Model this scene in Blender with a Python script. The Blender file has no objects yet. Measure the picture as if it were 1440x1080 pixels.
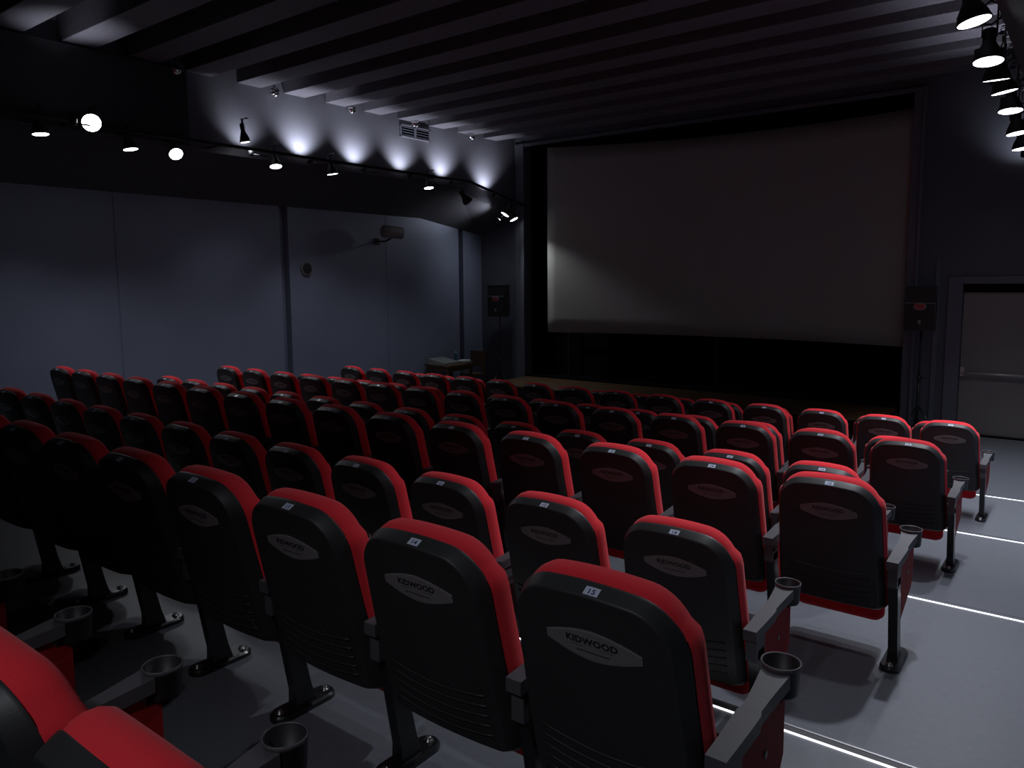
import bpy, math, random
from mathutils import Vector, Matrix
random.seed(4)
SC = bpy.context.scene
COL = SC.collection
PI = math.pi

# ------------------------------------------------------------------ materials
def mat(name, col, rough=.5, metal=0., spec=.5, noise=None, bump=None, emit=None, estr=0., var=0., sheen=0.):
    m = bpy.data.materials.new(name); m.use_nodes = True
    nt = m.node_tree; b = nt.nodes['Principled BSDF']
    b.inputs['Base Color'].default_value = (*col, 1)
    b.inputs['Roughness'].default_value = rough
    b.inputs['Metallic'].default_value = metal
    b.inputs['Specular IOR Level'].default_value = spec
    if sheen: b.inputs['Sheen Weight'].default_value = sheen
    if emit:
        b.inputs['Emission Color'].default_value = (*emit, 1); b.inputs['Emission Strength'].default_value = estr
    if noise:
        tc = nt.nodes.new('ShaderNodeTexCoord'); n = nt.nodes.new('ShaderNodeTexNoise')
        n.inputs['Scale'].default_value = noise; n.inputs['Detail'].default_value = 5
        nt.links.new(tc.outputs['Object'], n.inputs['Vector'])
        if var:
            r = nt.nodes.new('ShaderNodeMapRange')
            r.inputs['From Min'].default_value = .3; r.inputs['From Max'].default_value = .7
            r.inputs['To Min'].default_value = 1-var; r.inputs['To Max'].default_value = 1+var
            x = nt.nodes.new('ShaderNodeMix'); x.data_type = 'RGBA'; x.blend_type = 'MULTIPLY'
            x.inputs['Factor'].default_value = 1; x.inputs['A'].default_value = (*col, 1)
            nt.links.new(n.outputs['Fac'], r.inputs['Value']); nt.links.new(r.outputs['Result'], x.inputs['B'])
            nt.links.new(x.outputs['Result'], b.inputs['Base Color'])
        if bump:
            u = nt.nodes.new('ShaderNodeBump'); u.inputs['Strength'].default_value = bump; u.inputs['Distance'].default_value = .01
            nt.links.new(n.outputs['Fac'], u.inputs['Height']); nt.links.new(u.outputs['Normal'], b.inputs['Normal'])
    return m

M = dict(
    floor=mat('grey_vinyl', (.148, .158, .182), .42, noise=30, bump=.02, var=.06, spec=.4),
    riser=mat('dark_riser', (.05, .05, .055), .5),
    alu=mat('aluminium', (.5, .5, .52), .35, .9),
    led=mat('led_strip', (.9, .9, .9), .5, emit=(.9, .93, 1), estr=1.7),
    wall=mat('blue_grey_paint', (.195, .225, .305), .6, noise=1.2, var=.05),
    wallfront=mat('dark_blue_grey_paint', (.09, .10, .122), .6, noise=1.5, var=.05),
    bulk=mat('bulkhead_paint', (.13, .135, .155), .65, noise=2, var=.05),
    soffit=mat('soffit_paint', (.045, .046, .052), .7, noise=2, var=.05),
    ceil=mat('ceiling_black', (.035, .035, .04), .8),
    beam=mat('beam_paint', (.125, .123, .142), .75, noise=18, var=.12, bump=.05),
    trim=mat('dark_trim', (.12, .13, .155), .5),
    black=mat('black_cloth', (.006, .006, .007), .9, spec=.1),
    screen=mat('screen_white', (.355, .355, .325), .75, spec=.1, noise=.35, var=.05),
    stage=mat('stage_wood', (.09, .05, .022), .45, noise=6, var=.2),
    door=mat('door_grey', (.25, .232, .228), .55, noise=2, var=.04),
    steel=mat('brushed_steel', (.55, .53, .54), .4, .4),
    shell=mat('black_plastic', (.028, .029, .030), .5, noise=260, bump=.06, spec=.45),
    red=mat('red_fabric', (.80, .032, .046), .85, noise=420, bump=.12, var=.10, spec=.15, sheen=.12),
    redpan=mat('red_panel', (.33, .010, .012), .7, spec=.3, noise=200, bump=.05),
    plate=mat('grey_nameplate', (.17, .168, .172), .35, spec=.5),
    ink=mat('black_ink', (.010, .010, .011), .6),
    sticker=mat('pale_sticker', (.55, .60, .75), .25, spec=.6),
    blueink=mat('blue_ink', (.02, .035, .10), .5),
    cup=mat('cup_plastic', (.018, .018, .02), .5),
    arm=mat('arm_plastic', (.075, .075, .085), .5, noise=300, bump=.05),
    leg=mat('black_steel', (.010, .011, .012), .28, spec=.6),
    bolt=mat('bolt_steel', (.3, .3, .3), .3, .9),
    lampbody=mat('lamp_black', (.012, .012, .013), .5),
    lamp=mat('lamp_face', (1, 1, 1), .5, emit=(.93, .95, 1), estr=9),
    chrome=mat('chrome', (.75, .75, .75), .12, 1),
    grille=mat('speaker_grille', (.018, .019, .02), .55, noise=500, bump=.1),
    badge=mat('red_badge', (.34, .05, .06), .5),
    badgerim=mat('pale_badge', (.30, .24, .25), .5),
    tablewood=mat('table_wood', (.10, .055, .03), .5, noise=9, var=.2),
    paleplastic=mat('pale_plastic', (.22, .23, .22), .4),
    white=mat('plain_white', (.8, .8, .8), .4),
    teal=mat('teal_plastic', (.01, .10, .11), .3),
    vent=mat('vent_grey', (.20, .20, .23), .5),
    fixture=mat('fixture_grey', (.17, .17, .165), .45),
)

# ------------------------------------------------------------------ helpers
def link(name, me, parent=None, loc=None):
    o = bpy.data.objects.new(name, me); COL.objects.link(o)
    if parent: o.parent = parent
    if loc is not None: o.location = loc
    return o
def tag(o, label=None, cat=None, group=None, kind=None):
    if label: o['label'] = label
    if cat: o['category'] = cat
    if group: o['group'] = group
    if kind: o['kind'] = kind
    return o
def empty(name, loc=(0, 0, 0)):
    o = bpy.data.objects.new(name, None); o.location = loc; o.empty_display_size = .1; COL.objects.link(o); return o
class MB:
    def __init__(s): s.v = []; s.f = []; s.m = []; s.sm = []
    def add(s, vs, fs, mi=0, smooth=False):
        b = len(s.v); s.v += [tuple(v) for v in vs]
        for f in fs: s.f.append(tuple(i+b for i in f)); s.m.append(mi); s.sm.append(smooth)
        return s
    def box(s, lo, hi, mi=0, R=None):
        x0, y0, z0 = lo; x1, y1, z1 = hi
        vs = [(x0, y0, z0), (x1, y0, z0), (x1, y1, z0), (x0, y1, z0), (x0, y0, z1), (x1, y0, z1), (x1, y1, z1), (x0, y1, z1)]
        if R: vs = [R @ Vector(v) for v in vs]
        return s.add(vs, [(0, 3, 2, 1), (4, 5, 6, 7), (0, 1, 5, 4), (1, 2, 6, 5), (2, 3, 7, 6), (3, 0, 4, 7)], mi)
    def prism(s, poly, axis, a, b, mi=0):   # poly of 2D points extruded along axis from a to b
        n = len(poly)
        def P(q, t):
            return {'x': (t, q[0], q[1]), 'y': (q[0], t, q[1]), 'z': (q[0], q[1], t)}[axis]
        vs = [P(q, a) for q in poly] + [P(q, b) for q in poly]
        return s.add(vs, [tuple(range(n))[::-1], tuple(range(n, 2*n))] + [(i, (i+1) % n, n+(i+1) % n, n+i) for i in range(n)], mi)
    def lathe(s, prof, n=24, T=None, mi=0, smooth=True, cap0=False, cap1=False):   # prof of (r,z) around local z
        vs = []; fs = []
        for r, z in prof:
            for k in range(n):
                a = 2*PI*k/n; vs.append(Vector((r*math.cos(a), r*math.sin(a), z)))
        for i in range(len(prof)-1):
            for k in range(n):
                fs.append((i*n+k, i*n+(k+1) % n, (i+1)*n+(k+1) % n, (i+1)*n+k))
        if cap0: fs.append(tuple(range(n))[::-1])
        if cap1: fs.append(tuple(range((len(prof)-1)*n, len(prof)*n)))
        if T is not None: vs = [T @ v for v in vs]
        return s.add(vs, fs, mi, smooth)
    def tube(s, pts, r, n=8, mi=0, closed=False):
        pts = [Vector(p) for p in pts]; vs = []; fs = []; N = len(pts)
        for i, p in enumerate(pts):
            d = (pts[(i+1) % N]-pts[i-1]) if closed else (pts[min(i+1, N-1)]-pts[max(i-1, 0)])
            d.normalize(); u = d.cross(Vector((0, 0, 1)))
            if u.length < 1e-3: u = d.cross(Vector((1, 0, 0)))
            u.normalize(); w = d.cross(u)
            for k in range(n):
                a = 2*PI*k/n; vs.append(p+u*math.cos(a)*r+w*math.sin(a)*r)
        for i in range(N if closed else N-1):
            j = (i+1) % N
            for k in range(n): fs.append((i*n+k, i*n+(k+1) % n, j*n+(k+1) % n, j*n+k))
        if not closed: fs += [tuple(range(n)), tuple(range((N-1)*n, N*n))[::-1]]
        return s.add(vs, fs, mi, True)
    def mesh(s, name, mats):
        me = bpy.data.meshes.new(name); me.from_pydata(s.v, [], s.f)
        if not isinstance(mats, (list, tuple)): mats = [mats]
        for m in mats: me.materials.append(m)
        me.polygons.foreach_set('material_index', s.m); me.polygons.foreach_set('use_smooth', s.sm)
        import bmesh
        b = bmesh.new(); b.from_mesh(me); bmesh.ops.recalc_face_normals(b, faces=b.faces); b.to_mesh(me); b.free()
        me.update(); return me
    def build(s, name, mats, parent=None, bevel=0):
        o = link(name, s.mesh(name, mats), parent)
        if bevel:
            md = o.modifiers.new('bevel', 'BEVEL'); md.width = bevel; md.segments = 2; md.limit_method = 'ANGLE'
        return o
def struct(name, mb, mats, bevel=0):
    return tag(mb.build(name, mats, None, bevel), kind='structure')
def text_mesh(txt, size, spacing=1.0, bold=.012):
    c = bpy.data.curves.new('t', 'FONT'); c.body = txt; c.size = size; c.align_x = 'CENTER'; c.align_y = 'CENTER'
    c.space_character = spacing; c.resolution_u = 3; c.offset = size*bold
    o = bpy.data.objects.new('t', c); COL.objects.link(o); bpy.context.view_layer.update()
    me = bpy.data.meshes.new_from_object(o.evaluated_get(bpy.context.evaluated_depsgraph_get()))
    vs = [tuple(v.co) for v in me.vertices]; fs = [tuple(p.vertices) for p in me.polygons]
    bpy.data.objects.remove(o); bpy.data.curves.remove(c); bpy.data.meshes.remove(me)
    return vs, fs
def spot(name, loc, direction, energy, angle, blend=.6, radius=.07, col=(.88, .91, 1), parent=None):
    l = bpy.data.lights.new(name, 'SPOT'); l.energy = energy; l.spot_size = math.radians(angle); l.spot_blend = blend
    l.shadow_soft_size = radius; l.color = col
    o = bpy.data.objects.new(name, l); COL.objects.link(o); o.location = loc
    o.rotation_euler = Vector(direction).to_track_quat('-Z', 'Y').to_euler()
    return o

# ------------------------------------------------------------------ camera
CAMZ = 2.285*1.14
Rr = Vector((0.794609597385387, 0.6070685764512207, -0.007958092015158241))
Dd = Vector((0.06037644260206768, -0.09205783668514571, -0.9939215461411279))
Wd = Vector((-0.6041111428551476, 0.7892991183260878, -0.10980268160617938))
cd = bpy.data.cameras.new('camera'); cam = bpy.data.objects.new('camera', cd); COL.objects.link(cam)
cam.matrix_world = Matrix(((Rr.x, -Dd.x, -Wd.x, 0), (Rr.y, -Dd.y, -Wd.y, 0), (Rr.z, -Dd.z, -Wd.z, CAMZ), (0, 0, 0, 1)))
cd.sensor_width = 36; cd.lens = 1068.7465*36/1440; cd.shift_y = -26.766/1440; cd.clip_start = .02
SC.camera = cam
SC.view_settings.view_transform = 'Standard'; SC.view_settings.look = 'None'
SC.view_settings.exposure = 0; SC.view_settings.gamma = 1; SC.view_settings.use_curve_mapping = False
w = bpy.data.worlds.new('world'); SC.world = w; w.use_nodes = True
w.node_tree.nodes['Background'].inputs[0].default_value = (.5, .55, .7, 1)
w.node_tree.nodes['Background'].inputs[1].default_value = .0

# ------------------------------------------------------------------ room
XL, XR, YF, YB = -11.95, .40, 14.42, -2.2
XB, XBR = -10.9, -.70                      # bulkhead faces
ZB, ZBF, ZS, ZSF = 4.60, 4.02, 3.97, 3.68  # bulkhead / soffit heights, and at the front wall
ZBEAM, ZC = 5.73, 6.10
STEP = [(.893, YB, 2.835), (.633, 2.835, 5.145), (.422, 5.145, 7.415), (.211, 7.415, 9.685), (0., 9.685, YF)]
fm = MB()
for z, a, b in STEP:
    fm.box((XL, a, -.3), (XR, b, z))
struct('floor', fm, M['floor'])
for i, (z, a, b) in enumerate(STEP[:-1]):
    t = empty('step_light', (0, 0, 0))
    tag(t, ['white light strip along the step edge nearest the camera', 'white light strip on the second step edge down the aisle',
            'white light strip on the third step edge down the aisle', 'farthest white light strip, on the last step down the aisle'][i], 'light strip', 'step edge lights')
    MB().box((-11.8, b-.040, z), (.38, b-.008, z+.003)).box((-11.8, b, z-.04), (.38, b+.006, z)).build('nosing', M['riser' if i == 0 else 'floor'], t)
    MB().box((-11.8, b-.008, z), (.38, b+.001, z+.005)).build('metal_edge', M['alu' if i == 0 else 'floor'], t)
    wd = .009 if i == 0 else .012
    MB().box((-11.8, b-.043-wd, z), (.38, b-.043, z+.004)).build('light_strip', M['led'], t)

wl = MB()
for a, b in ((YB, 5.64), (5.67, 8.64), (8.82, 11.26), (11.275, 13.58), (13.74, YF)):
    th = .05 if a != 5.67 else .065
    wl.box((XL-.2, a, 0), (XL, b, 4.2))
wl.box((XL-.4, YB, 0), (XL-.16, YF+.1, 4.2))
wl.box((XL-.1, 5.6, 0), (XL-.012, 5.7, 4.2)).box((XL-.1, 11.2, 0), (XL-.008, 11.3, 4.2))
for a, b in ((8.64, 8.82), (13.58, 13.74)):
    pass
struct('wall_left', wl, M['wall'])
pil = MB()
struct('wall_right', MB().box((XR, YB, 0), (XR+.2, YF, 4.4)), M['wall'])
struct('wall_back', MB().box((XL-.2, YB-.2, 0), (XR+.2, YB, ZC)), M['wall'])

def bulkhead(name, xf, xw):
    mb = MB()
    # face
    o = .0
    vs = [(xf, YB, ZB), (xf, 12.34, ZB), (xf, YF, ZBF), (xf, YF, ZC), (xf, YB, ZC),
          (xw, YB, ZS), (xw, 12.30, ZS), (xw, YF, ZSF), (xw, YF, ZC), (xw, YB, ZC)]
    fs = [(0, 1, 2, 3, 4), (5, 6, 7, 8, 9), (3, 8, 9, 4), (0, 4, 9, 5), (2, 7, 8, 3)]
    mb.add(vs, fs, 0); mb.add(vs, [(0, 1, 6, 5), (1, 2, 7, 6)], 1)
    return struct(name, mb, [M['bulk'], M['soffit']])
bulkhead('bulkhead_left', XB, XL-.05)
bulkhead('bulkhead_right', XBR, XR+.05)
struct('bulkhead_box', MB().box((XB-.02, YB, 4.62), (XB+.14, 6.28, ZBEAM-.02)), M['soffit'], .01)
struct('ceiling', MB().box((XL, YB, ZC), (XR, YF+2.2, ZC+.1)), M['ceil'])
y = 6.33-.869*9
while y < YF-.3:
    struct('ceiling_beam', MB().box((XB+.001, y, ZBEAM), (XBR-.001, min(y+.43, YF-.01), ZC-.001)), M['beam'], .008)
    y += .869

# front wall with the screen opening and the door opening
OL, OR = -10.60, -2.57
DL, DR, DT = -1.72, -.62, 2.50
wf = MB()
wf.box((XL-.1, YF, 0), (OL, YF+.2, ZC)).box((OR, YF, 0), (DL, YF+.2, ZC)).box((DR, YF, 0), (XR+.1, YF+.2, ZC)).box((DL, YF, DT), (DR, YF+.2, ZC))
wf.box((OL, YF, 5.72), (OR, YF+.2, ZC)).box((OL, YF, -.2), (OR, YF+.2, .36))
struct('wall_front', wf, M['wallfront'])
rec = MB()
rec.box((OL-.6, YF+1.75, 0), (OR+.6, YF+1.85, ZC)).box((OL-.6, YF+.2, 0), (OL-.5, YF+1.8, ZC)).box((OR+.5, YF+.2, 0), (OR+.6, YF+1.8, ZC))
rec.box((OL-.6, YF+.2, -.1), (OR+.6, YF+1.8, .30)).box((OL+.005, YF-.05, .30), (OR-.005, YF+.03, .42)).box((OL-.4, YF+1.2, .30), (OR+.4, YF+1.24, 5.7)).box((OL-.5, YF+.2, 5.75), (OR+.5, YF+1.8, 5.8))
struct('screen_recess', rec, M['black'])
tr = MB()
tr.box((OL-.27, YF-.05, 0), (OL, YF, 5.73)).box((OL-.10, YF-.09, 0), (OL, YF-.05, 5.73))
struct('trim_1', tr, M['trim'], .006)
tr = MB(); tr.box((OR, YF-.04, 0), (OR+.16, YF, 5.73)).box((OR+.14, YF-.09, 0), (OR+.19, YF, 5.73))
struct('trim_2', tr, M['trim'], .006)
struct('trim_3', MB().box((OL-.27, YF-.06, 5.66), (OR+.19, YF, 5.73)), M['trim'], .006)
tr = MB(); tr.box((-2.13, YF-.04, 0), (-2.05, YF, 2.9)).box((-1.93, YF-.05, 0), (DL, YF, 2.62)).box((DR, YF-.05, 0), (DR+.2, YF, 2.62)).box((DL, YF-.05, DT), (DR, YF, 2.62))
struct('trim_4', tr, M['trim'], .006)
# door
d = empty('door_1', (-1.17, YF+.12, 0)); tag(d, kind='structure')
MB().box((-.55, .03, 0), (.55, .08, 2.36)).build('door_leaf', M['door'], d, .004)
MB().box((-.55, .018, .02), (.55, .032, 1.0)).build('kick_panel', M['door'], d, .004)
MB().box((-.55, -.02, 2.36), (.55, .08, 2.50)).build('door_head', M['black'], d)
pb = MB().tube([(-.52, -.06, 1.03), (.52, -.06, 1.03)], .022, 12); pb.build('push_bar', M['steel'], d)
for x in (-.51, .51): MB().box((x-.03, -.07, .98), (x+.03, .03, 1.13)).build('bracket', M['steel'], d, .004)

# stage
st = empty('stage', (0, 0, 0)); tag(st, 'low brown wooden stage below the cinema screen', 'stage')
MB().box((OL+.04, 12.9, .33), (OR-.04, YF-.055, .37)).build('deck', M['stage'], st, .004)
MB().box((OL+.08, 12.95, 0), (OR-.08, YF-.07, .33)).build('skirt', M['black'], st)

# curved screen
def screen():
    mb = MB(); nx, nz = 40, 12
    xl, xr = -10.06, -2.50
    vs = []; fs = []
    for th in (0, .03):
        for j in range(nz+1):
            for i in range(nx+1):
                u = i/nx; x = xl+(xr-xl)*u
                yy = YF+.10+.66*(1-(2*u-1)**2)+th+.32*u*0
                zb = 1.415; zt = 5.60-.17*u
                vs.append((x, yy, zb+(zt-zb)*j/nz))
    n = (nx+1)*(nz+1)
    for j in range(nz):
        for i in range(nx):
            a = j*(nx+1)+i
            fs += [(a, a+1, a+nx+2, a+nx+1), (n+a, n+a+nx+1, n+a+nx+2, n+a+1)]
    for i in range(nx):
        for a in (i, nz*(nx+1)+i): fs.append((a, a+1, n+a+1, n+a))
    for j in range(nz):
        for a in (j*(nx+1), j*(nx+1)+nx): fs.append((a, a+nx+1, n+a+nx+1, n+a))
    mb.add(vs, fs, 0, True); return mb
sc_ = empty('cinema_screen', (0, 0, 0)); tag(sc_, 'large curved blank cinema screen in a black recess on the front wall', 'screen')
screen().build('screen_cloth', M['screen'], sc_)
fr = MB()
fr.box((-10.0, YF+.85, 1.5), (-9.95, YF+.90, 5.5)).box((-2.7, YF+.85, 1.5), (-2.65, YF+.90, 5.5)).box((-10.0, YF+.85, 5.4), (-2.65, YF+.9, 5.45)).box((-10, YF+.85, 1.5), (-2.65, YF+.9, 1.55))
for x in (-10.0, -6.3, -2.7): fr.box((x, YF+.85, .30), (x+.05, YF+.90, 5.75))
fr.build('screen_frame', M['lampbody'], sc_)

# ------------------------------------------------------------------ cinema seat prototype
Hs, ZB0, ZT0 = .256, .275, .968
def y_r(z):
    t = max(-.4, (.95-z)/.65); return .056+.135*t+.02*t**3
def outline(grow=0., hs=Hs, zb=ZB0, zt=ZT0, rt=.120, rb=.05, notch=0., top=0.):
    pts = []
    def arc(cx, cz, r, a0, a1, n):
        for k in range(n+1):
            a = a0+(a1-a0)*k/n; pts.append((cx+r*math.cos(a), cz+r*math.sin(a)))
    h = hs+grow; b = zb-grow; t = zt+grow+top
    arc(h-rt, t-rt, rt, 0, PI/2, 9)
    for k in range(1, 10): pts.append((h-rt-(2*(h-rt))*k/10, t))
    arc(-h+rt, t-rt, rt, PI/2, PI, 9)
    for k in range(1, 20): pts.append((-h, t-rt-(t-rt-b-rb)*k/20))
    arc(-h+rb, b+rb, rb, PI, 1.5*PI, 4)
    for k in range(1, 14): pts.append((-h+rb+(2*(h-rb))*k/14, b))
    arc(h-rb, b+rb, rb, 1.5*PI, 2*PI, 4)
    for k in range(1, 20): pts.append((h, b+rb+(t-rt-b-rb)*k/20))
    out = []
    for x, z in pts:
        z2 = z-.030*(x/.255)**2*max(0, (z-.5)/.47)
        x *= 1.025-.055*min(1, max(0, (z-.40)/.48))          # widens downward
        if notch:
            x *= 1-(.058 if z > .905 else (.058*max(0, (z-.888)/.017)))+.014
        out.append((x, z2))
    return out
def inset(pts, d):
    n = len(pts); res = []
    for i in range(n):
        a = Vector(pts[i-1]); b = Vector(pts[(i+1) % n]); t = (b-a).normalized(); nn = Vector((-t.y, t.x))
        p = Vector(pts[i])+nn*d; res.append((p.x, p.y))
    return res
def back_map(x, z, dd):        # dd>0 towards the back of the seat
    return (x, y_r(z)-dd-.018*(1-(x/.26)**2)*(1 if dd > -.5 else 0), z)
def pillow(base, rings, sgn, rise=None, fill=(.93, .86, .79, .72, .65, .58, .5, .42, .34, .26, .18, .09)):
    mb = MB(); n = len(base); vs = []; last = None
    for ins, dd in rings:
        last = inset(base, ins)
        if rise:
            up = rise[rings.index((ins, dd))]; last = [(x, z+up*max(0, min(1, (z-.70)/.22))) for x, z in last]
        vs += [back_map(x, z, sgn*dd) for x, z in last]
    dd = rings[-1][1]; cz = .62
    for k in fill: vs += [back_map(x*k, cz+(z-cz)*k, sgn*(dd+.004*(1-k))) for x, z in last]
    nr = len(rings)+len(fill); vs.append(back_map(0, cz, sgn*(dd+.004)))
    fs = [(i*n+k, i*n+(k+1) % n, (i+1)*n+(k+1) % n, (i+1)*n+k) for i in range(nr-1) for k in range(n)]
    fs += [((nr-1)*n+k, (nr-1)*n+(k+1) % n, nr*n) for k in range(n)]
    mb.add(vs, fs, 0, True); return mb
RIM = [(0, 0), (.0, .005), (.002, .010), (.005, .016), (.020, .046), (.023, .050), (.028, .0515), (.032, .0510), (.06, .0510)]
def rim_d(i):
    for (a, da), (b, db) in zip(RIM[1:], RIM[2:]):
        if a <= i <= b and b > a: return da+(db-da)*(i-a)/(b-a)
    return .051
sh = pillow(outline(), RIM, 1)
# the pressed grooves of the lower back: five bowed ribs in the shell
for k in range(5):
    z0 = .335+.036*k
    pts = []
    for i in range(13):
        x = -.205+.41*i/12; z = z0+.018*(x/.2)**2*(1 if k < 4 else 1)
        p = back_map(x, z, .0535); pts.append(p)
    sh.tube(pts, .0035, 6)
P = {}
P['back_shell'] = (sh.mesh('back_shell', M['shell']), None)
P['back_cushion'] = (pillow(outline(-.001, notch=.012), [(.0, -.001), (-.001, .004), (-.006, .016), (-.009, .040), (-.005, .066), (.006, .086), (.026, .098), (.07, .104)], -1, rise=(0, .003, .006, .009, .012, .013, .012, .010)).mesh('back_cushion', M['red']), None)
# nameplate
def lens(wd, ht, tip):
    top = []
    for k in range(15):
        u = -1+2*k/14; top.append((u*wd, tip+(ht-tip)*(1-abs(u)**1.7)))
    return top+[(x, -z) for x, z in top[::-1]]
ZP = .808
npm = MB(); L = lens(.1375, .043, .012); n = len(L)
vs = [back_map(x+.015, ZP+z, .0505) for x, z in L]+[back_map(x+.015, ZP+z, .0545) for x, z in L]+[back_map(x*.96+.015, ZP+z*.90, .0558) for x, z in L]
npm.add(vs, [(i+a*n, (i+1) % n+a*n, n+(i+1) % n+a*n, n+i+a*n) for a in (0, 1) for i in range(n)]+[(2*n+i, 2*n+i+1, 2*n+n-2-i, 2*n+n-1-i) for i in range(n//2-1)])
P['nameplate'] = (npm.mesh('nameplate', M['plate']), None)
lt = MB(); v, f = text_mesh('KIDWOOD', .025, 1.04, .035)
lt.add([back_map(x*1.15+.015, ZP+.011+yy, .0566) for x, yy, _ in v], f)
P['lettering'] = (lt.mesh('lettering', M['ink']), 'nameplate'); lt = MB()
def bar(x0, x1, z, h):
    lt.add([back_map(x+.015, zz, .0566) for x, zz in ((x0, z), (x1, z), (x1, z+h), (x0, z+h))], [(0, 1, 2, 3)])
bar(-.060, .060, ZP-.0045, .0012)
random.seed(2); x = -.045
while x < .05:
    wd = random.uniform(.003, .008); bar(x, x+wd, ZP-.019, .0035); x += wd+.0025
P['small_print'] = (lt.mesh('small_print', M['ink']), 'nameplate')
OUT = outline()
def rimpt(x, ins, lift):
    zt = ZT0-ins-.030*(x/.255)**2
    return back_map(x, zt, rim_d(ins)+lift)
stk = MB(); vs = []; NI = 5
for i in range(NI+1):
    ins = .0062+.0125*i/NI
    for xx in (-.001, .019, .040): vs.append(rimpt(xx, ins, .0012))
stk.add(vs, [(3*i+k, 3*i+k+1, 3*i+k+4, 3*i+k+3) for i in range(NI) for k in (0, 1)], 0, True)
P['number_sticker'] = (stk.mesh('number_sticker', M['sticker']), None)
NUM = {}
for k in range(1, 16):
    v, f = text_mesh(str(k), .024)
    mb = MB().add([rimpt(xx+.0195, .0125-yy*.42, .0035) for xx, yy, _ in v], f); NUM[k] = mb.mesh('numeral', M['blueink'])
# folded-up seat: cushion facing the back, pan facing forward
def seat_mb(y0, y1, hs, z0, z1, lean, bulge):
    mb = MB(); vs = []; base = []
    def rr(h, a, b, r):
        q = []
        for cx, cz, s in ((h-r, b-r, 0), (-h+r, b-r, 1), (-h+r, a+r, 2), (h-r, a+r, 3)):
            for k in range(6):
                an = s*PI/2+k*PI/10; q.append((cx+r*math.cos(an), cz+r*math.sin(an)))
        return q
    rings = [(.05, y0-bulge), (.02, y0), (.004, y0+.018), (0, (y0+y1)/2), (.006, y1-.015), (.03, y1)]
    for ins, yy in rings:
        for x, z in rr(hs-ins, z0+ins, z1-ins, .05): vs.append((x, yy+lean*(z-z0), z))
    n = 24
    fs = [(i*n+k, i*n+(k+1) % n, (i+1)*n+(k+1) % n, (i+1)*n+k) for i in range(len(rings)-1) for k in range(n)]
    fs += [tuple(range(n))[::-1], tuple(range((len(rings)-1)*n, len(rings)*n))]
    return mb.add(vs, fs, 0, True)
P['seat'] = (seat_mb(.330, .42, .232, .155, .46, -.10, .012).mesh('seat', M['red']), None)
P['seat_pan'] = (seat_mb(.422, .450, .222, .17, .45, -.10, .0).mesh('seat_pan', M['shell']), None)
ax = .319                     # half the seat pitch: the shared arm stands here
def arm_mesh(sx):
    mb = MB(); prof = [(.105, .027, .578), (.20, .029, .581), (.27, .031, .585), (.325, .032, .589), (.345, .026, .591), (.40, .028, .596), (.46, .033, .603), (.50, .037, .608), (.535, .040, .612)]
    vs = []
    for yy, h, z in prof: vs += [(sx-h, yy, z), (sx+h, yy, z), (sx+h, yy, z-.042), (sx-h, yy, z-.042)]
    fs = [(4*i+k, 4*i+(k+1) % 4, 4*i+4+(k+1) % 4, 4*i+4+k) for i in range(len(prof)-1) for k in range(4)]+[(0, 1, 2, 3), (4*len(prof)-4, 4*len(prof)-1, 4*len(prof)-2, 4*len(prof)-3)]
    mb.add(vs, fs); mb.box((sx-.022, .125, .44), (sx+.022, .225, .545))
    return mb.mesh('armrest', M['arm'])
def cup_mesh(sx):
    T = Matrix.Translation((sx, .578, 0))
    mb = MB().lathe([(.001, .532), (.047, .532), (.050, .54), (.0540, .612), (.0565, .616), (.0565, .624), (.0535, .625), (.051, .622), (.046, .545), (.001, .542)], 28, T)
    mb.m = [1 if 28*3 <= i < 28*7 else 0 for i in range(len(mb.f))]
    return mb.mesh('cup_holder', [M['cup'], M['arm']])
def panel_mesh(sx):
    mb = MB().prism([(.20, .535), (.50, .555), (.515, .53), (.56, .53), (.56, .36), (.53, .32), (.26, .22), (.20, .22)], 'x', sx-.020, sx+.020)
    return mb.mesh('side_panel', M['redpan'])
def button_mesh(sx):
    T = Matrix.Translation((sx+.020, .40, .44)) @ Matrix.Rotation(PI/2, 4, 'Y')
    return MB().lathe([(.012, 0), (.012, .002), (.009, .004), (.0005, .004)], 14, T).mesh('panel_button', M['paleplastic'])
def leg_mesh(sx):
    mb = MB()
    vs = []
    for z, y0, y1, h in ((.02, .215, .315, .026), (.09, .215, .295, .022), (.30, .18, .25, .022), (.48, .145, .215, .022)):
        vs += [(sx-h, y0, z), (sx+h, y0, z), (sx+h, y1, z), (sx-h, y1, z)]
    mb.add(vs, [(4*i+k, 4*i+(k+1) % 4, 4*i+4+(k+1) % 4, 4*i+4+k) for i in range(3) for k in range(4)]+[(0, 3, 2, 1), (12, 13, 14, 15)])
    return mb.mesh('leg', M['leg'])
def foot_mesh(sx):
    mb = MB(); poly = []
    for k in range(13): a = PI*k/12; poly.append((sx+.048*math.cos(a), .365+.048*math.sin(a)))
    for k in range(13): a = PI+PI*k/12; poly.append((sx+.048*math.cos(a), .165+.048*math.sin(a)))
    sm = [(sx+(x-sx)*.86, .265+(yy-.265)*.95) for x, yy in poly]; n = len(poly)
    vs = [(x, yy, 0) for x, yy in poly]+[(x, yy, .018) for x, yy in poly]+[(x, yy, .026) for x, yy in sm]
    mb.add(vs, [tuple(range(n))[::-1], tuple(range(2*n, 3*n))]+[(a*n+i, a*n+(i+1) % n, a*n+n+(i+1) % n, a*n+n+i) for a in (0, 1) for i in range(n)])
    return mb.mesh('foot', M['leg'])
def bolt_mesh(sx, yy):
    T = Matrix.Translation((sx, yy, .024))
    return MB().lathe([(.018, 0), (.018, .004), (.011, .005), (.011, .014), (.008, .017), (.0005, .017)], 10, T).mesh('bolt', M['bolt'])
SIDE = {}
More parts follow.
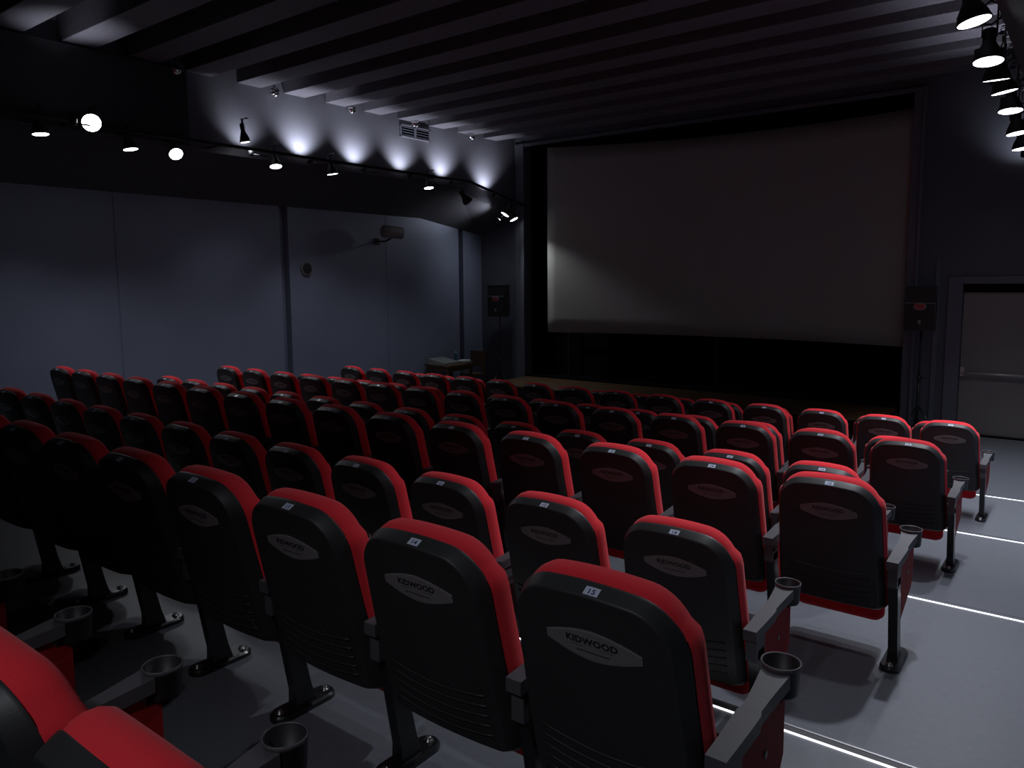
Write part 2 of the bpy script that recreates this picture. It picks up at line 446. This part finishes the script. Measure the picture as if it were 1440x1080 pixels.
def side_parts(sx):
    if sx not in SIDE:
        SIDE[sx] = dict(arm=arm_mesh(sx), cup=cup_mesh(sx), panel=panel_mesh(sx), button=button_mesh(sx), leg=leg_mesh(sx), foot=foot_mesh(sx), b1=bolt_mesh(sx, .155), b2=bolt_mesh(sx, .375))
    return SIDE[sx]
def add_side(root, sx):
    s = side_parts(round(sx, 3))
    a = link('armrest', s['arm'], root); link('cup_holder', s['cup'], a)
    p = link('side_panel', s['panel'], root); link('panel_button', s['button'], p)
    l = link('leg', s['leg'], root); f = link('foot', s['foot'], l)
    # thing > part > sub-part is the limit: bolts belong to the leg as well
    link('bolt', s['b1'], l); link('bolt', s['b2'], l)
def seat(x, yy, z, number, pitch, left_end, label, group):
    root = empty('cinema_chair', (x, yy, z)); tag(root, label, 'chair', group)
    made = {}
    for nm, (me, par) in P.items():
        made[nm] = link(nm, me, made[par] if par else root)
    link('numeral', NUM[number], made['number_sticker'])
    add_side(root, pitch/2)
    if left_end: add_side(root, -pitch/2)
    return root

ROWS = [
 ('Z', .459, 0, [-1.186-.575*k for k in range(6)], 'the bottom left row'),
 ('A', 1.53, 0, [.94*q for q in (-.994, -1.638, -2.277, -2.911, -3.54, -4.164, -4.783, -5.422)], 'the nearest full row'),
 ('B', 2.763, 1, [-1.296, -1.939, -2.581, -3.219, -3.856, -4.491, -5.123, -5.754, -6.383, -7.011, -7.637, -8.262, -8.9], 'the second full row'),
 ('C', 3.898, 1, [-.997, -1.613, -2.241, -2.879, -3.525, -4.177, -4.832, -5.488, -6.142, -6.792, -7.437, -8.073, -8.698, -9.31, -9.906], 'the third full row'),
 ('D', 5.033, 2, [-1.336, -1.952, -2.576, -3.208, -3.846, -4.487, -5.13, -5.774, -6.415, -7.054, -7.686, -8.312, -8.929, -9.536], 'the fourth full row'),
 ('E', 6.168, 2, [-1.033, -1.658, -2.285, -2.915, -3.547, -4.181, -4.818, -5.456, -6.097, -6.739, -7.384, -8.03, -8.677, -9.327, -9.977], 'the fifth full row'),
 ('F', 7.303, 3, [-1.319-.6385*k for k in range(14)], 'the third row from the stage'),
 ('G', 8.438, 3, [-1.048, -1.651, -2.265, -2.888, -3.518, -4.154, -4.795, -5.438, -6.084, -6.73, -7.375, -8.018, -8.656, -9.289, -9.915], 'the second row from the stage'),
 ('H', 9.573, 4, [-1.319-.625*k for k in range(14)], 'the row nearest the stage'),
]
ORD = ['first', 'second', 'third', 'fourth', 'fifth', 'sixth', 'seventh', 'eighth', 'ninth', 'tenth', 'eleventh', 'twelfth', 'thirteenth', 'fourteenth', 'fifteenth']
for key, yy, ti, xs, words in ROWS:
    z = STEP[ti][0]; total = 15 if key in 'ACEG' else 14
    for k, x in enumerate(xs):
        nx = xs[k+1] if k+1 < len(xs) else x-.63
        pitch = abs(x-(xs[k-1] if k else 2*x-xs[1]))
        pitch = round(pitch/.01)*.01
        num = total-k
        lab = 'red and black cinema chair, %s from the aisle in %s' % (ORD[k], words)
        if key == 'A' and k == 0: lab = 'red and black cinema chair with the pale number 15 sticker, nearest aisle end'
        seat(x-.02, yy, z, max(1, num), min(pitch, .606), key in 'DEFGH' and k == len(xs)-1, lab, 'red cinema chairs in rows')

# ------------------------------------------------------------------ track lamps
def basis(d):
    return Vector(d).normalized().to_track_quat('Z', 'Y').to_matrix().to_4x4()
LB = {}
def track_lamp(face, d, label, group, energy, angle, dia=.22, lit=True, up=.34, chain=False, blend=.7, radius=.06, tx=0.):
    d = Vector(d).normalized(); t = empty('track_spotlight', face); tag(t, label, 'spotlight', group)
    T = basis(d); r = dia/2
    MB().lathe([(r*.93, -.004), (r, 0), (r*.99, -.015), (r*.80, -.085), (r*.50, -.15), (r*.42, -.17), (r*.44, -.26), (r*.40, -.285), (.002, -.288)], 24, T).build('lamp_body', M['lampbody'], t)
    MB().lathe([(r*.93, -.006), (r*.5, -.002), (.001, 0)], 24, T).build('lamp_face', M['lamp'] if lit else M['lampbody'], t)
    j = T @ Vector((0, 0, -.22)); ja = Vector((j.x, j.y, max(up, j.z+.10)))
    y = MB(); sd = T @ Vector((1, 0, 0))
    y.tube([j+sd*.055, ja-Vector((0, 0, .06))+sd*.055, ja-Vector((0, 0, .02))], .009, 6).tube([j-sd*.055, ja-Vector((0, 0, .06))-sd*.055, ja-Vector((0, 0, .02))], .009, 6).tube([ja-Vector((0, 0, .03)), ja+Vector((0, 0, .03))], .016, 8)
    y.box((min(ja.x, tx)-.012, ja.y-.02, ja.z+.02), (max(ja.x, tx)+.012, ja.y+.02, ja.z+.035))
    y.build('yoke', M['lampbody'], t)
    if chain:
        c = MB(); p0 = j+Vector((.08, .02, .02)); p1 = ja+Vector((.13, .05, .0))
        for k in range(9):
            u = (k+.5)/9; q = p0.lerp(p1, u)+Vector((0, 0, -.09*math.sin(PI*u))); 
            ring = []
            for m in range(10):
                a = 2*PI*m/10; a1, b1 = .024*math.cos(a), .013*math.sin(a)
                ring.append(q+(Vector((a1, 0, b1)) if k % 2 else Vector((a1, b1, 0))))
            c.tube(ring, .0035, 5, closed=True)
        c.build('safety_chain', M['lampbody'], t)
    if energy:
        f = Vector(face)+d*.03
        spot('spot_beam', f, d, energy, angle, blend, radius)
    return t
EL = 66; ZTK = 4.60
XT = -10.6
LEFT = [ # face position, aim, label, energy, angle
 ((XT, 4.19, 4.47), (.12, .05, -1), 'leftmost lit track lamp on the left wall, seen as a thin white ellipse', 1.),
 ((-10.35, 4.70, 4.66), (.90, -.33, -.42), 'brightest left lamp, its round face turned to the camera', .35),
 ((XT, 5.31, 4.43), (.15, .10, -1), 'downward track lamp between the two glaring left lamps', 1.),
 ((XT, 5.96, 4.45), (.75, -.15, -.62), 'second glaring left lamp, its round face tilted to the camera', .35),
 ((XT, 7.10, 4.77), (.05, .15, -1), 'thin white lamp face under the leftmost wall glow', .5),
 ((XT, 7.64, 4.46), (.28, -.08, -1), 'white oval lamp face, fifth track lamp above the grooved left wall', 1.),
 ((XT, 8.79, 4.46), (.08, .12, -1), 'thin slanted white lamp face left of the plain stretch of track', 1.),
 ((XT, 11.19, 4.44), (.20, -.05, -1), 'white lamp face above the wall fixture, just before the soffit crease', 1.),
 ((XT, 13.63, 4.08), (-.3, -.45, -.85), 'small lit lamp by the screen frame, its black shade aimed at the soffit', .45),
 ((XT, 13.97, 3.99), (.45, .14, -.88), 'last left lamp, its tall white face turned toward the seats', 1.),
]
for i, (p, dv, lb, e) in enumerate(LEFT):
    track_lamp(p, dv, lb, 'left track lamps', EL*e, (150 if i == 8 else 76 if i == 9 else 104), dia=(.24 if i in (1,) else .16 if i == 4 else .20), up=(ZTK-p[2] if p[1] < 12.3 else .2), blend=.85, tx=.12)
track_lamp((XT, 12.37, 4.27), (.1, .6, -.6), 'unlit dark track lamp hanging near the soffit crease', 'left track lamps', 0, 60, lit=False, up=.36, tx=.12)
tk = tag(MB().box((XT+.12, .5, ZTK+.035), (XT+.17, 12.3, ZTK+.075)).build('lighting_track', M['lampbody']), 'black lighting track along the left bulkhead carrying the lamps', 'lighting track')
R_ = Matrix.Translation((XT+.145, 12.3, ZTK+.055)) @ Matrix.Rotation(-math.atan2(.36, 1.95), 4, 'X')
tk2 = MB().box((-.02, 0, -.02), (.02, 2.02, .02), 0, R_).build('track_bend', M['lampbody'], tk)
hg = MB()
for yy in (2., 4.5, 6.6, 8.9, 11.3): hg.box((XB-.01, yy-.01, ZTK+.04), (XT+.15, yy+.01, ZTK+.06))
hg.build('track_bracket', M['lampbody'], tk)

# uplights grazing the left bulkhead
UP = [(7.22, .32), (8.33, 1.), (9.52, .8), (10.68, .75), (11.86, .85), (13.25, .8)]
for i, (yy, e) in enumerate(UP+[(4.45, .6)]):  # the last, nearest one is added to brighten the near ceiling beams
    zz = 4.80 if yy < 12.4 else 4.66
    d = Vector((-.36, .03, .93)).normalized(); f = Vector((XB+(.27 if yy > 6 else .62), yy, zz-.13))
    if yy < 6: d = Vector((.12, 0, 1)).normalized()
    t = empty('wall_uplight', f); tag(t, 'black uplight below the %s wall glow from the left' % ORD[i] if yy > 6 else 'uplight added between the two leftmost lamps to light the ceiling beams', 'wall light', 'bulkhead uplights')
    T = basis(d)
    MB().lathe([(.042, .0), (.046, 0), (.046, -.07), (.02, -.09), (.001, -.09)], 16, T).build('lamp_body', M['lampbody'], t)
    MB().lathe([(.042, -.012), (.001, -.010)], 16, T).build('lamp_face', M['lamp'], t)
    MB().tube([T @ Vector((0, 0, -.06)), Vector((.42, 0, -.14 if yy < 12.4 else -.2))], .010, 8).build('bracket', M['lampbody'], t)
    spot('uplight_beam', f+d*.01, d, 78*e, (112 if yy > 6 else 76), 1., .03, (.84, .85, 1))

# right track, nearer the camera on the right
XRT = -.85
RIGHT = [(6.90, 4.52, (.22, -.01, -1)), (7.88, 4.44, (.03, -.15, -1)), (8.55, 4.42, (.0, .15, -1)), (9.35, 4.46, (.16, .09, -1)), (10.05, 4.39, (.03, -.12, -1)), (11.06, 4.30, (.14, -.05, -1)), (11.90, 4.23, (.1, -.03, -1))]
RL = ['nearest right lamp, at the top edge of the photo', 'second right lamp, its white face wide open', 'third right lamp, its face a thin white line', 'fourth right lamp, its face a slanted white line',
      'fifth right lamp, oval white face above the wall glow', 'sixth right lamp, beside the glow on the front wall', 'last right lamp, lowest at the right edge']
for (yy, zz, dv), lb in zip(RIGHT, RL):
    track_lamp((XRT, yy, zz), dv, lb, 'right track lamps', (210 if yy < 8.2 else 125), 100, dia=.245, up=4.98-zz, chain=True, blend=1., tx=.10)
for yy, e, dv in ((5.6, 270, (-.12, -.50, -1)), (4.3, 50, (-.12, -.25, -1)), (3.0, 30, (-.1, .0, -1)), (-1.3, 95, (-.12, .70, -1))):  # unseen lamps added along the right track to light the near seats
    track_lamp((XRT, yy, 4.48), dv, 'unseen right track lamp added to light the near seats, beyond the top edge', 'right track lamps', e, (60 if yy < 0 else 76), dia=.245, up=.5, blend=1., tx=.10)
tag(MB().box((XRT+.08, .3, 5.035), (XRT+.13, 12.6, 5.075)).build('lighting_track', M['lampbody']), 'black lighting track along the right bulkhead carrying the lamps', 'lighting track')
for i, yy in enumerate((7.22, 8.33, 9.52, 10.68, 11.86, 13.90)):  # uplights added to brighten the right beam ends and the front wall
    zz = 4.67 if yy < 12.4 else 4.45
    d = Vector((-.10, .03, 1)).normalized() if i < 5 else Vector((-.05, .75, .65)).normalized(); f = Vector((XBR-.27, yy, zz))
    t = empty('wall_uplight', f); tag(t, 'black uplight added among the right track lamps, %s from the top edge' % ORD[i], 'wall light', 'bulkhead uplights')
    T = basis(d)
    MB().lathe([(.042, .0), (.046, 0), (.046, -.07), (.02, -.09), (.001, -.09)], 16, T).build('lamp_body', M['lampbody'], t)
    MB().lathe([(.042, -.012), (.001, -.010)], 16, T).build('lamp_face', M['lamp'], t)
    MB().tube([T @ Vector((0, 0, -.06)), Vector((.20, 0, -.10)), Vector((.27, 0, -.05))], .010, 8).build('bracket', M['lampbody'], t)
    spot('uplight_beam', f+d*.01, d, 42 if i < 5 else 12, 116, 1., .03, (.84, .85, 1))
t = empty('wall_uplight', (-10.72, 13.48, 3.97)); tag(t, 'black uplight added to wash the sloping soffit by the screen frame', 'wall light', 'bulkhead uplights')  # extra uplight, added for the bright patch on the soffit
d = Vector((-.80, -.40, .45)).normalized(); T = basis(d)
MB().lathe([(.042, .0), (.046, 0), (.046, -.07), (.02, -.09), (.001, -.09)], 16, T).build('lamp_body', M['lampbody'], t)
MB().lathe([(.042, -.012), (.001, -.010)], 16, T).build('lamp_face', M['lamp'], t)
MB().tube([T @ Vector((0, 0, -.06)), Vector((.10, .10, .12)), Vector((.20, .12, .33))], .010, 8).build('bracket', M['lampbody'], t)
spot('uplight_beam', Vector((-10.72, 13.48, 3.97))+d*.01, d, 30, 95, 1., .03, (.84, .85, 1))

# chrome lamps at the top of the left bulkhead
for i, (yy, e) in enumerate(((6.12, 0), (7.80, 0), (9.42, 0), (11.02, 0), (12.72, 0))):
    p = Vector((XB+.12, yy, 5.70)); t = empty('ceiling_lamp', p)
    tag(t, 'small chrome globe lamp at the ceiling edge, %s from the left' % ORD[i], 'ceiling lamp', 'chrome ceiling lamps')
    MB().lathe([(.001, -.10), (.035, -.092), (.07, -.065), (.085, -.02), (.075, .02), (.03, .05), (.02, .06), (.02, .12)], 20).build('globe', M['chrome'], t)
    MB().tube([(0, 0, .11), (0, 0, ZC-5.70)], .012, 8).build('stem', M['lampbody'], t)

# vent
v = empty('air_vent', (XB, 11.13, 5.53)); tag(v, 'grey slatted air vent high on the left bulkhead', 'air vent')
fv = MB(); fv.box((0, -.42, -.12), (.03, .42, -.095)).box((0, -.42, .095), (.03, .42, .12)).box((0, -.42, -.12), (.03, -.39, .12)).box((0, .39, -.12), (.03, .42, .12)).box((0, -.02, -.10), (.03, .02, .10))
fv.build('vent_frame', M['vent'], v)
MB().box((.0, -.40, -.1), (.004, .40, .1)).build('vent_opening', M['black'], v)
sl = MB()
for k in range(4): sl.box((.006, -.39, -.075+.048*k), (.024, .39, -.065+.048*k))
sl.build('slat_panel', M['trim'], v)

# round wall speaker and cylindrical fixture on the left wall
r = empty('wall_speaker', (XL, 9.19, 2.87)); tag(r, 'round grey speaker on the left wall beside the groove', 'wall speaker')
T = Matrix.Rotation(PI/2, 4, 'Y')
MB().lathe([(.13, 0), (.13, .03), (.115, .05), (.105, .045)], 28, T).build('rim', M['fixture'], r)
MB().lathe([(.105, .042), (.05, .055), (.001, .058)], 28, T).build('grille', M['grille'], r)
c = empty('wall_fixture', (XL, 11.05, 3.50)); tag(c, 'grey cylindrical fixture on a bracket high on the left wall', 'wall fixture')
T = Matrix.Translation((.42, -.02, .12)) @ basis((.30, 1, -.06))
MB().lathe([(.001, -.20), (.10, -.20), (.125, -.18), (.125, .24), (.118, .25), (.11, .24), (.11, .12), (.001, .11)], 28, T).build('housing', M['fixture'], c)
MB().lathe([(.112, .13), (.05, .16), (.001, .165)], 24, T).build('lens', M['leg'], c)
MB().tube([(0, -.05, -.06), (.30, -.05, -.06), (.42, -.02, .0)], .02, 8).build('bracket', M['leg'], c)
MB().box((0, -.12, -.13), (.02, .02, .01)).build('mounting_plate', M['leg'], c)

# ------------------------------------------------------------------ PA speakers on stands
def pa(x, yy, ztop, wd, ht, yaw, lab_s, lab_t, floor_z=0.):
    zb = ztop-ht
    s = empty('stage_speaker', (x, yy, zb)); s.rotation_euler = (0, 0, yaw); tag(s, lab_s, 'speaker', 'speakers on stands')
    h = wd/2
    MB().prism([(-h, -.16), (h, -.16), (h*.75, .2), (-h*.75, .2)], 'z', 0, ht).build('cabinet', M['shell'], s, .015)
    MB().box((-h*.92, -.172, ht*.05), (h*.92, -.162, ht*.60)).build('grille', M['grille'], s, .004)
    hm = MB(); a, b = (h*.86, .08), (h*.45, .05)
    vs = [(-a[0], -.165, ht*.66), (a[0], -.165, ht*.66), (a[0], -.165, ht*.94), (-a[0], -.165, ht*.94), (-b[0], -.10, ht*.74), (b[0], -.10, ht*.74), (b[0], -.10, ht*.87), (-b[0], -.10, ht*.87)]
    hm.add(vs, [(0, 1, 5, 4), (1, 2, 6, 5), (2, 3, 7, 6), (3, 0, 4, 7), (4, 5, 6, 7)]); hm.build('horn', M['lampbody'], s)
    MB().box((-h*.95, -.178, ht*.615), (h*.95, -.16, ht*.645)).build('front_lip', M['trim'], s, .004)
    T = Matrix.Translation((0, -.176, ht*.55)) @ Matrix.Rotation(PI/2, 4, 'X') @ Matrix.Diagonal((1.0, .62, 1, 1))
    bd = MB().lathe([(.095, 0), (.095, .006), (.08, .008)], 24, T).build('badge', M['badgerim'], s)
    MB().lathe([(.08, .007), (.001, .008)], 24, T).build('badge_centre', M['badge'], bd)
    MB().box((-.02, -.18, ht*.16), (.02, -.17, ht*.25)).build('maker_plate', M['paleplastic'], s)
    t = empty('speaker_stand', (x, yy+.02, floor_z)); tag(t, lab_t, 'speaker stand', 'tripod speaker stands')
    MB().tube([(0, 0, .10), (0, 0, 1.0)], .022, 10).build('lower_pole', M['leg'], t)
    MB().tube([(0, 0, .95), (0, 0, zb-floor_z)], .016, 10).build('upper_pole', M['leg'], t)
    MB().tube([(0, 0, .93), (0, 0, 1.02)], .032, 10).build('collar', M['leg'], t)
    MB().tube([(0, 0, .98), (.09, -.03, .98)], .012, 8).build('knob', M['leg'], t)
    for k in range(3):
        a = PI/2+2*PI*k/3+.3; ca, sa = math.cos(a), math.sin(a)
        MB().tube([(ca*.02, sa*.02, .50), (ca*.34, sa*.34, .02)], .013, 8).tube([(0, 0, .14), (ca*.20, sa*.20, .255)], .008, 6).build('leg', M['leg'], t)
pa(-11.0, 13.90, 2.53, .46, .74, .15, 'black speaker with red oval badge left of the screen', 'black tripod stand under the speaker left of the screen')
pa(-2.21, 13.83, 2.47, .46, .72, -.05, 'black speaker with red oval badge between screen and door', 'black tripod stand under the speaker beside the door')

# ------------------------------------------------------------------ table in the far left corner
t = empty('table', (-11.55, 12.76, 0)); tag(t, 'brown wooden table against the left wall near the screen', 'table')
MB().box((-.36, -.45, .72), (.36, .45, .76)).build('table_top', M['tablewood'], t, .004)
MB().box((-.32, -.41, .62), (.32, .41, .72)).build('apron', M['tablewood'], t)
for sx in (-.30, .30):
    for sy in (-.39, .39): MB().box((sx-.025, sy-.025, 0), (sx+.025, sy+.025, .62)).build('leg', M['tablewood'], t)
g = empty('mixing_desk', (-11.58, 12.60, .76)); tag(g, 'pale grey control desk lying on the brown table', 'mixing desk')
MB().prism([(-.26, 0), (.26, 0), (.26, .05), (-.26, .13)], 'y', -.26, .26).build('case', M['paleplastic'], g, .006)
MB().box((-.22, -.30, .0), (.22, -.262, .02)).build('front_edge', M['fixture'], g)
p = tag(MB().box((-11.46, 12.92, .80), (-11.26, 13.16, .825)).build('edge_glint', M['white']), 'white slab for the light glinting off an edge beside the control desk', 'highlight')  # white slab stands in for light reflected along an edge
p2 = tag(MB().box((-11.52, 12.90, .76), (-11.23, 13.18, .80)).build('document_box', M['fixture']), 'flat dark box under the white slab', 'box')
ch = empty('wooden_chair', (-11.50, 13.50, 0)); tag(ch, 'dark brown wooden chair beside the table', 'chair')
MB().box((-.21, -.21, .43), (.21, .21, .47)).build('chair_seat', M['tablewood'], ch, .006)
MB().box((-.21, .17, .62), (.21, .20, .98)).build('backrest', M['tablewood'], ch, .006)
for sx, sy, hh in ((-.19, -.19, .43), (.19, -.19, .43), (-.19, .19, .98), (.19, .19, .98)): MB().box((sx-.018, sy-.018, 0), (sx+.018, sy+.018, hh)).build('leg', M['tablewood'], ch)
b = empty('bottle', (-11.64, 13.08, .76)); tag(b, 'small teal bottle on the table behind the white slab', 'bottle')
MB().lathe([(.001, 0), (.034, 0), (.036, .01), (.036, .15), (.014, .19), (.014, .21)], 16).build('bottle_body', M['teal'], b)
MB().lathe([(.016, .21), (.016, .235), (.001, .236)], 12).build('cap', M['white'], b)
